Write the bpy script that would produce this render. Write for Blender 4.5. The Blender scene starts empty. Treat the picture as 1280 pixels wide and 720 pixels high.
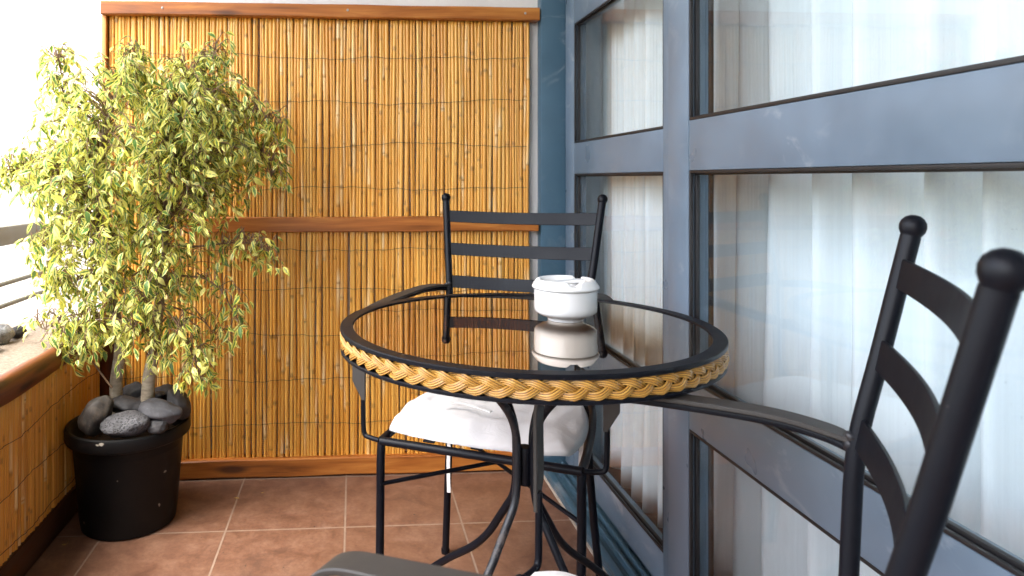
import bpy, bmesh, math, random
from mathutils import Vector, Matrix, noise

random.seed(7)
SC = bpy.context.scene
COL = SC.collection
R = math.radians
PI = math.pi

# ------------------------------------------------------------------ camera frame
F, PX, PY, YAW, H = 863.0, 499.15, 223.85, 0.0659, 0.984   # in 1280x720 pixels / radians / metres
_fw = (math.sin(YAW), math.cos(YAW)); _rt = (math.cos(YAW), -math.sin(YAW))

def at(u, v, y):
    """world point that the pixel (u, v) of the photograph shows at depth y (metres along the wall)"""
    k = (u - PX) / F
    dx, dy = _fw[0] + _rt[0]*k, _fw[1] + _rt[1]*k
    t = y / dy
    return Vector((dx*t, y, H - (v - PY)/F*t))

# ------------------------------------------------------------------ object helpers
def tag(o, label=None, cat=None, group=None, kind=None):
    if label: o['label'] = label
    if cat: o['category'] = cat
    if group: o['group'] = group
    if kind: o['kind'] = kind
    return o

def empty(name, loc=(0, 0, 0), rz=0, **k):
    o = bpy.data.objects.new(name, None); COL.objects.link(o)
    o.location = loc; o.rotation_euler = (0, 0, rz); o.empty_display_size = .05
    return tag(o, **k)

class MB:
    """collects shapes, then links them as one mesh object"""
    def __init__(s):
        s.v = []; s.f = []; s.uv = []; s.col = []; s.mi = []
    def add(s, vs, fs, col=None, uvs=None, mi=0):
        n = len(s.v); s.v += [tuple(p) for p in vs]; s.f += [tuple(i+n for i in f) for f in fs]
        s.mi += [mi]*len(fs)
        s.col += (col if isinstance(col, list) else [col or (1, 1, 1, 1)]*len(vs))
        s.uv += (uvs if uvs else [(0, 0)]*len(vs))
    def box(s, x0, x1, y0, y1, z0, z1, bev=0.0, seg=2, mi=0):
        bm = bmesh.new()
        bmesh.ops.create_cube(bm, size=1)
        for v in bm.verts:
            v.co = Vector((x0 if v.co.x < 0 else x1, y0 if v.co.y < 0 else y1, z0 if v.co.z < 0 else z1))
        if bev > 0:
            bmesh.ops.bevel(bm, geom=list(bm.edges), offset=bev, segments=seg, profile=.5, affect='EDGES')
        s.bm(bm, mi=mi)
    def bm(s, bm, mat=None, mi=0):
        bm.verts.index_update()
        vs = [(mat @ v.co) if mat else v.co.copy() for v in bm.verts]
        s.add(vs, [[v.index for v in f.verts] for f in bm.faces], mi=mi); bm.free()
    def tube(s, pts, r, n=10, caps=True, col=None, flat=None, up=None):
        """sweep; r is a radius or a list; flat=(w,h) sweeps a rounded bar instead"""
        pts = [Vector(p) for p in pts]; m = len(pts)
        rr = r if isinstance(r, (list, tuple)) else [r]*m
        T = []
        for i in range(m):
            a = pts[max(i-1, 0)]; b = pts[min(i+1, m-1)]; T.append((b-a).normalized())
        u = Vector(up) if up else (Vector((0, 0, 1)) if abs(T[0].z) < .9 else Vector((1, 0, 0)))
        u = (u - T[0]*u.dot(T[0])).normalized()
        vs = []
        for i in range(m):
            u = (u - T[i]*u.dot(T[i])).normalized(); w = T[i].cross(u)
            for k in range(n):
                a = 2*PI*(k+.5)/n
                ca, sa = math.cos(a), math.sin(a)
                if flat:
                    e = .35
                    ca = math.copysign(abs(ca)**e, ca)*flat[0]*rr[i]; sa = math.copysign(abs(sa)**e, sa)*flat[1]*rr[i]
                    vs.append(pts[i] + w*ca + u*sa)
                else:
                    vs.append(pts[i] + (w*ca + u*sa)*rr[i])
        fs = [(i*n+k, i*n+(k+1) % n, (i+1)*n+(k+1) % n, (i+1)*n+k) for i in range(m-1) for k in range(n)]
        if caps:
            fs += [tuple(range(n-1, -1, -1)), tuple((m-1)*n+k for k in range(n))]
        s.add(vs, fs, col)
    def lathe(s, prof, n=48, c=(0, 0, 0), close=False):
        vs = []; fs = []; m = len(prof)
        for (r, z) in prof:
            for k in range(n):
                a = 2*PI*k/n; vs.append((c[0]+r*math.cos(a), c[1]+r*math.sin(a), c[2]+z))
        for i in range(m if close else m-1):
            j = (i+1) % m
            for k in range(n):
                k2 = (k+1) % n
                fs.append((i*n+k, i*n+k2, j*n+k2, j*n+k))
        s.add(vs, fs)
    def build(s, name, mats, parent=None, smooth=40, fixn=False, **k):
        me = bpy.data.meshes.new(name); me.from_pydata(s.v, [], s.f)
        for m in (mats if isinstance(mats, (list, tuple)) else [mats]): me.materials.append(m)
        if any(s.mi): me.polygons.foreach_set('material_index', s.mi)
        ca = me.color_attributes.new('Col', 'FLOAT_COLOR', 'POINT')
        ca.data.foreach_set('color', [c for q in s.col for c in q])
        ul = me.uv_layers.new(name='UVMap')
        buf = []
        for l in me.loops: buf += s.uv[l.vertex_index]
        ul.data.foreach_set('uv', buf)
        if fixn:
            b = bmesh.new(); b.from_mesh(me); bmesh.ops.recalc_face_normals(b, faces=b.faces); b.to_mesh(me); b.free()
        if smooth:
            me.polygons.foreach_set('use_smooth', [True]*len(me.polygons))
            if smooth < 180: me.set_sharp_from_angle(angle=R(smooth))
        me.update()
        o = bpy.data.objects.new(name, me); COL.objects.link(o)
        if parent: o.parent = parent
        return tag(o, **k)

def spline(P, n=8):
    """Catmull-Rom through the points"""
    P = [Vector(p) for p in P]; out = []
    for i in range(len(P)-1):
        a = P[max(i-1, 0)]; b = P[i]; c = P[i+1]; d = P[min(i+2, len(P)-1)]
        for k in range(n):
            t = k/n
            out.append(.5*((2*b) + (c-a)*t + (2*a-5*b+4*c-d)*t*t + (3*b-a-3*c+d)*t**3))
    out.append(P[-1]); return out

def copy_tree(o, parent=None):
    c = o.copy(); COL.objects.link(c)
    if parent: c.parent = parent
    for ch in [q for q in bpy.data.objects if q.parent == o]: copy_tree(ch, c)
    return c

# ------------------------------------------------------------------ materials
class NT:
    def __init__(s, name):
        s.m = bpy.data.materials.new(name); s.m.use_nodes = True
        s.t = s.m.node_tree; s.n = s.t.nodes; s.b = s.n['Principled BSDF']; s.out = s.n['Material Output']
    def new(s, ty, **k):
        q = s.n.new(ty)
        for a, v in k.items():
            if a in ('ins',):
                for i, val in v.items():
                    if hasattr(val, 'is_output') : s.t.links.new(val, q.inputs[i])
                    else: q.inputs[i].default_value = val
            else: setattr(q, a, v)
        return q
    def link(s, a, b): s.t.links.new(a, b)
    def coord(s, out='Object', scale=(1, 1, 1), loc=(0, 0, 0), rot=(0, 0, 0)):
        c = s.new('ShaderNodeTexCoord'); mp = s.new('ShaderNodeMapping')
        s.link(c.outputs[out], mp.inputs['Vector']); mp.inputs['Scale'].default_value = scale
        mp.inputs['Location'].default_value = loc; mp.inputs['Rotation'].default_value = rot
        return mp.outputs[0]
    def noise(s, vec, scale, detail=4, rough=.55, dist=0):
        q = s.new('ShaderNodeTexNoise', ins={'Scale': scale, 'Detail': detail, 'Roughness': rough, 'Distortion': dist})
        s.link(vec, q.inputs['Vector']); return q.outputs['Fac']
    def ramp(s, fac, stops, interp='LINEAR'):
        q = s.new('ShaderNodeValToRGB'); q.color_ramp.interpolation = interp
        e = q.color_ramp.elements
        while len(e) < len(stops): e.new(.5)
        for i, (p, c) in enumerate(stops):
            e[i].position = p; e[i].color = (*c, 1) if len(c) == 3 else c
        s.link(fac, q.inputs[0]); return q.outputs[0]
    def mix(s, fac, a, b, blend='MIX'):
        q = s.new('ShaderNodeMix', data_type='RGBA', blend_type=blend)
        for i, v in ((0, fac), (6, a), (7, b)):
            if hasattr(v, 'is_output'): s.link(v, q.inputs[i])
            else: q.inputs[i].default_value = v if not isinstance(v, tuple) or len(v) == 4 else (*v, 1)
        return q.outputs[2]
    def math(s, op, a, b=None, clamp=False):
        q = s.new('ShaderNodeMath', operation=op, use_clamp=clamp)
        for i, v in ((0, a), (1, b)):
            if v is None: continue
            if hasattr(v, 'is_output'): s.link(v, q.inputs[i])
            else: q.inputs[i].default_value = v
        return q.outputs[0]
    def maprange(s, v, a, b, c, d):
        q = s.new('ShaderNodeMapRange', ins={'From Min': a, 'From Max': b, 'To Min': c, 'To Max': d}); s.link(v, q.inputs[0]); return q.outputs[0]
    def bump(s, h, strength=.3, dist=.002):
        q = s.new('ShaderNodeBump', ins={'Strength': strength, 'Distance': dist}); s.link(h, q.inputs['Height'])
        s.link(q.outputs[0], s.b.inputs['Normal']); return q.outputs[0]
    def base(s, c):
        if hasattr(c, 'is_output'): s.link(c, s.b.inputs['Base Color'])
        else: s.b.inputs['Base Color'].default_value = (*c, 1)
    def rough(s, r):
        if hasattr(r, 'is_output'): s.link(r, s.b.inputs['Roughness'])
        else: s.b.inputs['Roughness'].default_value = r

def m_metal(name, c, rough=.42, mottle=.35, scale=60, bump=.05):
    t = NT(name); v = t.coord()
    n = t.noise(v, scale, 5); n2 = t.noise(v, 7, 3)
    t.base(t.mix(t.math('MULTIPLY', t.maprange(n2, .35, .7, 0, 1), mottle), c, tuple(min(1, x*1.7+.006) for x in c)))
    t.rough(t.maprange(n2, .3, .7, rough-.08, rough+.1))
    if name.endswith('aluminium'):
        sm = t.noise(t.coord(scale=(1, 1, 1.6)), 8, 5, .6, 1.6); sm2 = t.noise(v, 2.2, 2)
        k = t.math('MULTIPLY', t.maprange(sm, .55, .68, 0, .36), t.maprange(sm2, .44, .60, 0, 1))
        t.base(t.mix(k, t.b.inputs['Base Color'].links[0].from_socket, (.40, .43, .46)))
    t.bump(n, bump, .001)
    return t.m

def m_iron(name='black_powder_coat'):
    t = NT(name); v = t.coord()
    n = t.noise(v, 420, 3); n2 = t.noise(v, 9, 4); sp = t.noise(v, 170, 2, .4)
    c = t.mix(t.maprange(n2, .35, .7, 0, 1), (.0022, .0028, .0056), (.0046, .0051, .0082))
    c = t.mix(t.maprange(sp, .77, .80, 0, .35), c, (.08, .075, .075))
    t.base(c); t.rough(t.maprange(n2, .3, .7, .38, .52)); t.bump(n, .16, .0006); t.b.inputs['Specular IOR Level'].default_value = .20
    return t.m

def m_worn_iron(name='worn_black_paint'):
    t = NT(name); v = t.coord()
    n2 = t.noise(v, 26, 6, .7); n = t.noise(v, 300, 3)
    t.base(t.mix(t.maprange(n2, .55, .66, 0, 1), (.009, .009, .012), (.06, .048, .044)))
    t.rough(t.maprange(n2, .4, .7, .38, .6)); t.bump(n, .15, .0008)
    return t.m

def m_wood(name, axis, dark=(.11, .030, .005), mid=(.36, .112, .018), light=(.58, .235, .048), rough=.42):
    t = NT(name)
    sc = {'x': (1.6, 22, 22), 'y': (22, 1.6, 22), 'z': (22, 22, 1.6)}[axis]
    v = t.coord(scale=sc); v2 = t.coord(scale=tuple(q*.45 for q in sc)); v3 = t.coord(scale=tuple(q*5 if q > 10 else q*2.5 for q in sc))
    knot = t.coord(scale={'x': (3.3, 16, 13), 'y': (13, 3.3, 16), 'z': (16, 13, 3.3)}[axis])
    a = t.noise(v, 1.3, 6, .6, .8); b = t.noise(v2, 1.1, 4, .5, .6); f = t.noise(v3, 1, 3)
    s = t.math('ADD', t.math('MULTIPLY', a, .55), t.math('ADD', t.math('MULTIPLY', b, .3), t.math('MULTIPLY', f, .15)))
    c = t.ramp(s, [(.36, dark), (.49, mid), (.64, light)])
    vo = t.new('ShaderNodeTexVoronoi', ins={'Scale': 1.0, 'Randomness': 1.0}); t.link(knot, vo.inputs['Vector'])
    k = t.maprange(vo.outputs['Distance'], .10, .22, 1, 0)
    c = t.mix(t.math('MULTIPLY', k, .85), c, (.045, .013, .004)); t.b.inputs['Specular IOR Level'].default_value = .35
    t.base(c); t.rough(t.maprange(a, .3, .7, rough-.08, rough+.14))
    t.b.inputs['Coat Weight'].default_value = .12; t.b.inputs['Coat Roughness'].default_value = .3
    t.bump(s, .35, .003)
    return t.m

def m_reed(name):
    t = NT(name)
    at_ = t.new('ShaderNodeVertexColor', layer_name='Col')
    sep = t.new('ShaderNodeSeparateColor'); t.link(at_.outputs['Color'], sep.inputs[0])
    v = t.coord(scale=(140, 140, 5)); n = t.noise(v, 1, 5, .6)
    v2 = t.coord(scale=(60, 60, 22)); n2 = t.noise(v2, 1, 4, .6)
    c = t.ramp(sep.outputs[0], [(0, (.46, .175, .020)), (.3, (.67, .305, .042)), (.7, (.78, .415, .078)), (1, (.85, .57, .20))])
    c = t.mix(t.maprange(n, .5, .9, .0, .3), c, (.42, .16, .02))
    c = t.mix(t.maprange(n2, .70, .80, 0, .25), c, (.22, .085, .018))
    c = t.mix(sep.outputs[1], c, (.10, .042, .013))                # node rings
    c = t.mix(t.math('MULTIPLY', sep.outputs[2], .75), c, (.84, .66, .36))   # old leaf sheath
    t.base(c); t.rough(.42); t.b.inputs['Coat Weight'].default_value = .15; t.b.inputs['Coat Roughness'].default_value = .3
    t.bump(n, .3, .0015)
    return t.m

def m_plaster(name, c=(.80, .775, .74), s=90, st=.5):
    t = NT(name); v = t.coord(); n = t.noise(v, s, 6, .65); n2 = t.noise(v, 3, 4)
    t.base(t.mix(t.maprange(n2, .3, .7, 0, 1), c, tuple(x*.9 for x in c))); t.rough(.9); t.bump(n, st, .006)
    return t.m

def m_plain(name, c, rough=.6, spec=.5, nscale=40, var=.25, bump=.1, bd=.001):
    t = NT(name); v = t.coord(); n = t.noise(v, nscale, 5, .6)
    t.base(t.mix(t.maprange(n, .3, .7, 0, 1), tuple(x*(1-var) for x in c), tuple(min(1, x*(1+var*.5)) for x in c)))
    t.rough(rough); t.b.inputs['Specular IOR Level'].default_value = spec; t.bump(n, bump, bd)
    return t.m

def m_tiles(name):
    t = NT(name)
    v = t.coord(loc=(.358, -1.957+.3333*9, 0))
    br = t.new('ShaderNodeTexBrick', offset=0, squash=1, ins={'Scale': 1.0, 'Mortar Size': .0029, 'Mortar Smooth': .25, 'Bias': 0, 'Brick Width': .3333, 'Row Height': .3333,
               'Color1': (0, 0, 0, 1), 'Color2': (1, 1, 1, 1), 'Mortar': (.5, .5, .5, 1)})
    t.link(v, br.inputs['Vector'])
    o = t.coord(); n = t.noise(o, 14, 9, .68, .4); n2 = t.noise(o, 90, 5, .7); n3 = t.noise(o, 3, 3)
    c = t.ramp(n, [(.3, (.100, .045, .026)), (.47, (.162, .078, .046)), (.66, (.225, .122, .078))])
    c = t.mix(t.maprange(n2, .4, .75, 0, .55), c, (.075, .034, .022))
    c = t.mix(t.math('MULTIPLY', br.outputs['Color'], .22), c, (.17, .08, .048))
    gn = t.noise(o, 24, 4)
    g = t.mix(gn, (.18, .12, .085), (.31, .23, .175))
    c = t.mix(br.outputs['Fac'], c, g)
    sp = t.noise(o, 75, 3, .5); st = t.noise(o, 5.5, 7, .72, .8)
    c = t.mix(t.maprange(st, .56, .68, 0, .45), c, (.060, .033, .024))
    c = t.mix(t.maprange(st, .30, .42, .35, 0), c, (.27, .17, .125))
    c = t.mix(t.maprange(sp, .70, .74, 0, .7), c, (.03, .02, .014))
    t.base(c)
    t.rough(t.maprange(n3, .3, .7, .42, .6))
    h = t.math('SUBTRACT', t.math('MULTIPLY', n2, .25), br.outputs['Fac'])
    t.bump(h, .5, .0015)
    return t.m

def m_glass(name, tint=(.962, .988, .997), f0=.036, gl=(1, 1, 1)):
    t = NT(name); t.n.remove(t.b)
    lw = t.new('ShaderNodeLayerWeight', ins={'Blend': .5})
    p = t.math('POWER', lw.outputs['Facing'], 5)
    fr = t.math('ADD', t.math('MULTIPLY', p, 1-f0), f0, clamp=True)
    tr = t.new('ShaderNodeBsdfTransparent', ins={'Color': (*tint, 1)})
    g = t.new('ShaderNodeBsdfGlossy', ins={'Color': (*gl, 1), 'Roughness': .004})
    v = t.coord(); n = t.noise(v, 1.6, 2); bp = t.new('ShaderNodeBump', ins={'Strength': .05, 'Distance': .02}); t.link(n, bp.inputs['Height'])
    t.link(bp.outputs[0], g.inputs['Normal'])
    mx = t.new('ShaderNodeMixShader'); t.link(fr, mx.inputs[0]); t.link(tr.outputs[0], mx.inputs[1]); t.link(g.outputs[0], mx.inputs[2])
    du = t.new('ShaderNodeBsdfDiffuse', ins={'Color': (.6, .6, .58, 1)})
    s1 = t.noise(t.coord(scale=(1, 1, .35)), 9, 6, .65, 1.5); s2 = t.noise(v, 260, 2, .5)
    k = t.math('ADD', t.maprange(s1, .5, .75, 0, .045), t.maprange(s2, .72, .76, 0, .10), clamp=True)
    m2 = t.new('ShaderNodeMixShader'); t.link(k, m2.inputs[0]); t.link(mx.outputs[0], m2.inputs[1]); t.link(du.outputs[0], m2.inputs[2])
    t.link(m2.outputs[0], t.out.inputs['Surface'])
    return t.m

def m_curtain(name):
    t = NT(name); t.n.remove(t.b)
    v = t.coord(scale=(1, 1, 1)); w = t.noise(t.coord(scale=(500, 500, 30)), 1, 2); n = t.noise(v, 5, 3)
    c = t.mix(n, (.82, .865, .875), (.865, .90, .91))
    sk = t.noise(t.coord(scale=(170, 170, .6)), 1, 3, .6); c = t.mix(t.maprange(sk, .35, .7, 0, .16), c, (.60, .62, .63))
    d = t.new('ShaderNodeBsdfDiffuse'); tl = t.new('ShaderNodeBsdfTranslucent'); t.link(c, d.inputs[0]); t.link(c, tl.inputs[0])
    bp = t.new('ShaderNodeBump', ins={'Strength': .15, 'Distance': .001}); t.link(w, bp.inputs['Height']); t.link(bp.outputs[0], d.inputs['Normal'])
    a = t.new('ShaderNodeMixShader', ins={0: .06}); t.link(d.outputs[0], a.inputs[1]); t.link(tl.outputs[0], a.inputs[2])
    tr = t.new('ShaderNodeBsdfTransparent')
    b = t.new('ShaderNodeMixShader', ins={0: .02}); t.link(a.outputs[0], b.inputs[1]); t.link(tr.outputs[0], b.inputs[2])
    t.link(b.outputs[0], t.out.inputs['Surface'])
    return t.m

def m_leaf(name):
    t = NT(name)
    uv = t.new('ShaderNodeUVMap', uv_map='UVMap'); sx = t.new('ShaderNodeSeparateXYZ'); t.link(uv.outputs[0], sx.inputs[0])
    vc = t.new('ShaderNodeVertexColor', layer_name='Col'); sc = t.new('ShaderNodeSeparateColor'); t.link(vc.outputs['Color'], sc.inputs[0])
    n = t.noise(t.coord(), 150, 3, .6); n2 = t.noise(t.coord(), 420, 2)
    au = t.math('ABSOLUTE', sx.outputs[0])
    e = t.math('ADD', au, t.math('MULTIPLY', t.math('SUBTRACT', n, .5), .9))
    e = t.math('ADD', e, t.math('MULTIPLY', t.math('SUBTRACT', sc.outputs[0], .5), 1.05))
    m = t.maprange(e, .34, .46, 0, 1)
    green = t.mix(n2, (.05, .145, .018), (.13, .27, .045))
    green = t.mix(t.math('MULTIPLY', sc.outputs[1], .6), green, (.16, .26, .10))
    cream = t.mix(sc.outputs[2], (.74, .70, .105), (.84, .80, .30))
    c = t.mix(m, green, cream)
    mid = t.maprange(au, .0, .06, .35, 0)
    c = t.mix(mid, c, (.42, .46, .16))
    t.base(c); t.rough(.38)
    t.b.inputs['Specular IOR Level'].default_value = .45
    tl = t.new('ShaderNodeBsdfTranslucent'); t.link(c, tl.inputs[0])
    mx = t.new('ShaderNodeMixShader', ins={0: .42}); t.link(t.b.outputs[0], mx.inputs[1]); t.link(tl.outputs[0], mx.inputs[2])
    t.link(mx.outputs[0], t.out.inputs['Surface'])
    return t.m

def m_stone(name, a, b, pit=0.0, scale=18):
    t = NT(name); v = t.coord()
    n = t.noise(v, scale, 8, .65); n2 = t.noise(v, 130, 4, .6)
    c = t.ramp(n, [(.32, tuple(x*.6 for x in a)), (.5, a), (.7, b)])
    h = t.math('ADD', n, t.math('MULTIPLY', n2, .5))
    if pit:
        vo = t.new('ShaderNodeTexVoronoi', ins={'Scale': 190.0}); t.link(v, vo.inputs['Vector'])
        k = t.maprange(vo.outputs['Distance'], .22, .5, 1, 0)
        c = t.mix(t.math('MULTIPLY', k, pit), c, (.012, .012, .014)); h = t.math('SUBTRACT', h, k)
    else:
        c = t.mix(t.maprange(n2, .62, .72, 0, .35), c, tuple(min(1, x*2.2) for x in b))
    t.base(c); t.rough(.72); t.bump(h, .6, .004)
    return t.m

def m_cloth(name):
    t = NT(name); v = t.coord()
    n = t.noise(v, 26, 5, .55, 1.2); wv = t.noise(t.coord(scale=(900, 900, 900)), 1, 1)
    st = t.noise(t.coord(loc=(.03, .02, 0)), 9, 3)
    c = t.mix(t.maprange(st, .62, .8, 0, .5), (.64, .615, .595), (.54, .42, .30))
    t.base(c); t.rough(.92); t.b.inputs['Sheen Weight'].default_value = .2
    t.bump(t.math('ADD', n, t.math('MULTIPLY', wv, .05)), .45, .006)
    return t.m

def m_ceramic(name):
    t = NT(name); v = t.coord(); n = t.noise(v, 20, 3)
    t.base(t.mix(n, (.80, .79, .77), (.85, .84, .82))); t.rough(.16)
    t.b.inputs['Coat Weight'].default_value = .4; t.b.inputs['Coat Roughness'].default_value = .06
    return t.m

def m_braid(name):
    t = NT(name); vc = t.new('ShaderNodeVertexColor', layer_name='Col'); sc = t.new('ShaderNodeSeparateColor'); t.link(vc.outputs['Color'], sc.inputs[0])
    n = t.noise(t.coord(), 60, 4); c = t.ramp(sc.outputs[0], [(0, (.31, .135, .020)), (.5, (.48, .235, .038)), (1, (.62, .355, .078))])
    c = t.mix(t.maprange(n, .45, .8, 0, .4), c, (.36, .19, .045))
    c = t.mix(sc.outputs[1], c, (.09, .04, .01))
    t.base(c); t.rough(.33); t.b.inputs['Coat Weight'].default_value = .35; t.b.inputs['Coat Roughness'].default_value = .18
    return t.m

def m_pot(name):
    t = NT(name); v = t.coord(); n = t.noise(v, 30, 5, .65); sp = t.noise(v, 34, 2, .4); d = t.noise(v, 6, 5, .7)
    c = t.mix(t.maprange(d, .5, .75, 0, .5), (.0025, .0025, .0028), (.010, .009, .008))
    c = t.mix(t.maprange(sp, .745, .76, 0, .7), c, (.38, .34, .28))
    t.base(c); t.rough(.5); t.bump(n, .2, .002); t.b.inputs['Specular IOR Level'].default_value = .25
    return t.m

def m_bark(name):
    t = NT(name); v = t.coord(scale=(20, 20, 70)); n = t.noise(v, 1, 5, .6)
    t.base(t.ramp(n, [(.3, (.15, .115, .075)), (.5, (.30, .25, .18)), (.7, (.40, .35, .27))])); t.rough(.8); t.bump(n, .5, .003)
    return t.m

def m_granite(name):
    t = NT(name); v = t.coord(); n = t.noise(v, 140, 6, .7); n2 = t.noise(v, 12, 4)
    c = t.ramp(n, [(.35, (.15, .115, .083)), (.5, (.255, .205, .155)), (.68, (.36, .30, .235))])
    t.base(t.mix(t.maprange(n2, .4, .7, 0, .4), c, (.20, .15, .10))); t.rough(.8); t.bump(n, .5, .003)
    return t.m

M = dict(
    arm=m_metal('scuffed_dark_paint', (.024, .020, .017), .55, .6, 200, .1),
    iron=m_iron(), worn=m_worn_iron(), wood_x=m_wood('varnished_pine_horizontal', 'x'), wood_z=m_wood('varnished_pine_vertical', 'z'),
    wood_y=m_wood('varnished_pine_lengthwise', 'y', (.045, .012, .004), (.15, .042, .011), (.26, .085, .024)),
    wood_dark=m_wood('dark_stained_board', 'y', (.02, .008, .004), (.05, .018, .008), (.09, .032, .012), .42),
    wood_dark_z=m_wood('dark_stained_post', 'z', (.035, .009, .004), (.085, .022, .008), (.14, .04, .014), .42),
    reed=m_reed('dried_reed'), wire=m_plain('rusty_wire', (.05, .03, .02), .7), plaster=m_plaster('white_stucco'),
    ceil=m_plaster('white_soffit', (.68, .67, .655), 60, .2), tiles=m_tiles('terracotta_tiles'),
    glass=m_glass('window_glass'), curtain=m_curtain('white_sheer'), frame=m_metal('blue_grey_aluminium', (.116, .158, .207), .34, .34, 300, .03),
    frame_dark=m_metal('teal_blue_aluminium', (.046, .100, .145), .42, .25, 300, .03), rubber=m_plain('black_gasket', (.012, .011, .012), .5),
    bronze=m_plain('dark_bead', (.035, .024, .02), .4), leaf=m_leaf('variegated_leaf'), bark=m_bark('grey_bark'), twig=m_plain('brown_twig', (.17, .10, .055), .7),
    pot=m_pot('black_plastic'), soil=m_plain('dark_soil', (.03, .02, .014), .95, .2, 120, .6, .8, .006), cloth=m_cloth('white_cotton'), ceramic=m_ceramic('white_glaze'),
    braid=m_braid('varnished_cane'), granite=m_granite('rough_coping_stone'), rail=m_metal('olive_grey_paint', (.115, .115, .085), .5, .3),
    concrete=m_plaster('grey_render', (.5, .48, .45), 60, .4), room=m_plaster('room_paint', (.42, .38, .34), 40, .1),
    roomfloor=m_plain('dark_room_floor', (.085, .045, .032), .35, .5, 6, .3), ground=m_plain('pale_ground', (.26, .25, .21), .9, .2, .3, .3),
    leafbrown=m_plain('dry_leaf', (.42, .27, .09), .7), screw=m_metal('zinc_screw', (.35, .33, .3), .35), tape=m_plain('white_tape', (.72, .70, .67), .9),
    caulk=m_plain('grey_grout_line', (.46, .40, .34), .8),
)
def m_table_glass():
    t = NT('bronze_tinted_glass'); t.n.remove(t.b)
    lw = t.new('ShaderNodeLayerWeight', ins={'Blend': .5})
    p = t.math('POWER', lw.outputs['Facing'], 2.4)
    fr = t.math('ADD', t.math('MULTIPLY', p, .80), .20, clamp=True)
    tr = t.new('ShaderNodeBsdfTransparent', ins={'Color': (.32, .19, .10, 1)})
    g = t.new('ShaderNodeBsdfGlossy', ins={'Color': (1.0, .89, .79, 1), 'Roughness': .006})
    mx = t.new('ShaderNodeMixShader'); t.link(fr, mx.inputs[0]); t.link(tr.outputs[0], mx.inputs[1]); t.link(g.outputs[0], mx.inputs[2])
    t.link(mx.outputs[0], t.out.inputs['Surface']); return t.m
M['tglass'] = m_table_glass()
M['tclear'] = m_glass('bronze_glass_underside', (.75, .66, .58), .0)

# ------------------------------------------------------------------ setting
YW = 2.338        # face of the stucco end wall
def struct(name, mat, *box, **k):
    b = MB(); b.box(*box, **k); return tag(b.build(name, mat), kind='structure')
struct('balcony_floor', M['tiles'], -.828, .80, -2.6, YW, -.14, 0)
struct('ground', M['ground'], -300, 300, -300, 300, -3.4, -3.2)
struct('ceiling', M['ceil'], -1.05, .80, -2.6, YW, 2.42, 2.62)
struct('room_floor', M['roomfloor'], .80, 4.2, -2.6, YW, -.14, .0)
struct('room_ceiling', M['room'], .80, 4.2, -2.6, YW, 2.42, 2.62)
b = MB(); b.box(4.2, 4.3, -2.6, YW, 0, 2.42); tag(b.build('room_wall', M['room']), kind='structure')
b = MB(); b.box(.80, 4.2, -2.7, -2.6, 0, 2.42); tag(b.build('room_wall', M['room']), kind='structure')

w = empty('stucco_wall', (0, YW, 0), label='rough white stucco end wall behind the tall reed screen and the tree', cat='wall')
b = MB(); b.box(-2.3, 4.3, 0, .22, -3.2, 2.9); b.build('wall_face', M['plaster'], w)

nb = empty('light_blocking_wall', (0, -2.6, 0), label='unseen grey rendered wall added behind the viewer to hold back light', cat='wall')
b = MB(); b.box(-1.05, .66, -.15, 0, 0, 2.42); b.build('wall_face', M['concrete'], nb)  # added out of view, cuts the light coming from behind the viewer
hw = empty('house_wall', (.66, 0, 0), label='white rendered house wall beside the glass door, nearest the viewer', cat='wall')
b = MB(); b.box(0, .14, -2.6, -.36, 0, 2.42); b.build('wall_face', M['plaster'], hw)

# parapet with coping
pw = empty('parapet_wall', (-.83, 0, 0), label='low balcony parapet wall with a wide rough beige stone coping', cat='parapet')
b = MB(); b.box(-.42, 0, -2.6, YW-.002, -3.2, .486); b.build('wall_body', M['concrete'], pw)
b = MB()
nx, ny = 8, 90
for i in range(1):
    vs = []; fs = []
    for iy in range(ny+1):
        y = -2.6 + (YW-.003+2.6)*iy/ny
        for ix in range(nx+1):
            x = -.45 + .455*ix/nx
            z = .518 + .006*noise.noise(Vector((x*14, y*9, 1))) + .004*noise.noise(Vector((x*40, y*33, 4)))
            if ix == 0 or ix == nx: z -= .006
            vs.append((x, y, z))
    k = len(vs)
    for iy in range(ny+1):
        for ix in (0, nx):
            p = vs[iy*(nx+1)+ix]; vs.append((p[0], p[1], .4865))
    for iy in range(ny):
        for ix in range(nx):
            a = iy*(nx+1)+ix; fs.append((a, a+1, a+nx+2, a+nx+1))
        fs.append((iy*(nx+1), (iy+1)*(nx+1), k+2*(iy+1), k+2*iy))
        fs.append((iy*(nx+1)+nx, k+2*iy+1, k+2*(iy+1)+1, (iy+1)*(nx+1)+nx))
    b.add(vs, fs)
b.build('coping', M['granite'], pw, smooth=60)

# railing on the coping
rl = empty('balcony_railing', (-1.02, 0, .518), label='olive grey metal railing with a broad top rail above the stone coping', cat='railing')
b = MB(); b.box(-.012, .012, -2.6, YW-.004, .272, .328, .004); b.build('top_rail', M['rail'], rl)
for z in (.160, .096):
    b = MB(); b.tube([(0, -2.6, z), (0, YW-.004, z)], .0075, 10); b.build('rail_bar', M['rail'], rl)
for y in (.85, -.9):
    b = MB(); b.box(-.011, .011, y-.02, y+.02, -.004, .272, .003); b.build('post', M['rail'], rl)

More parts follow.
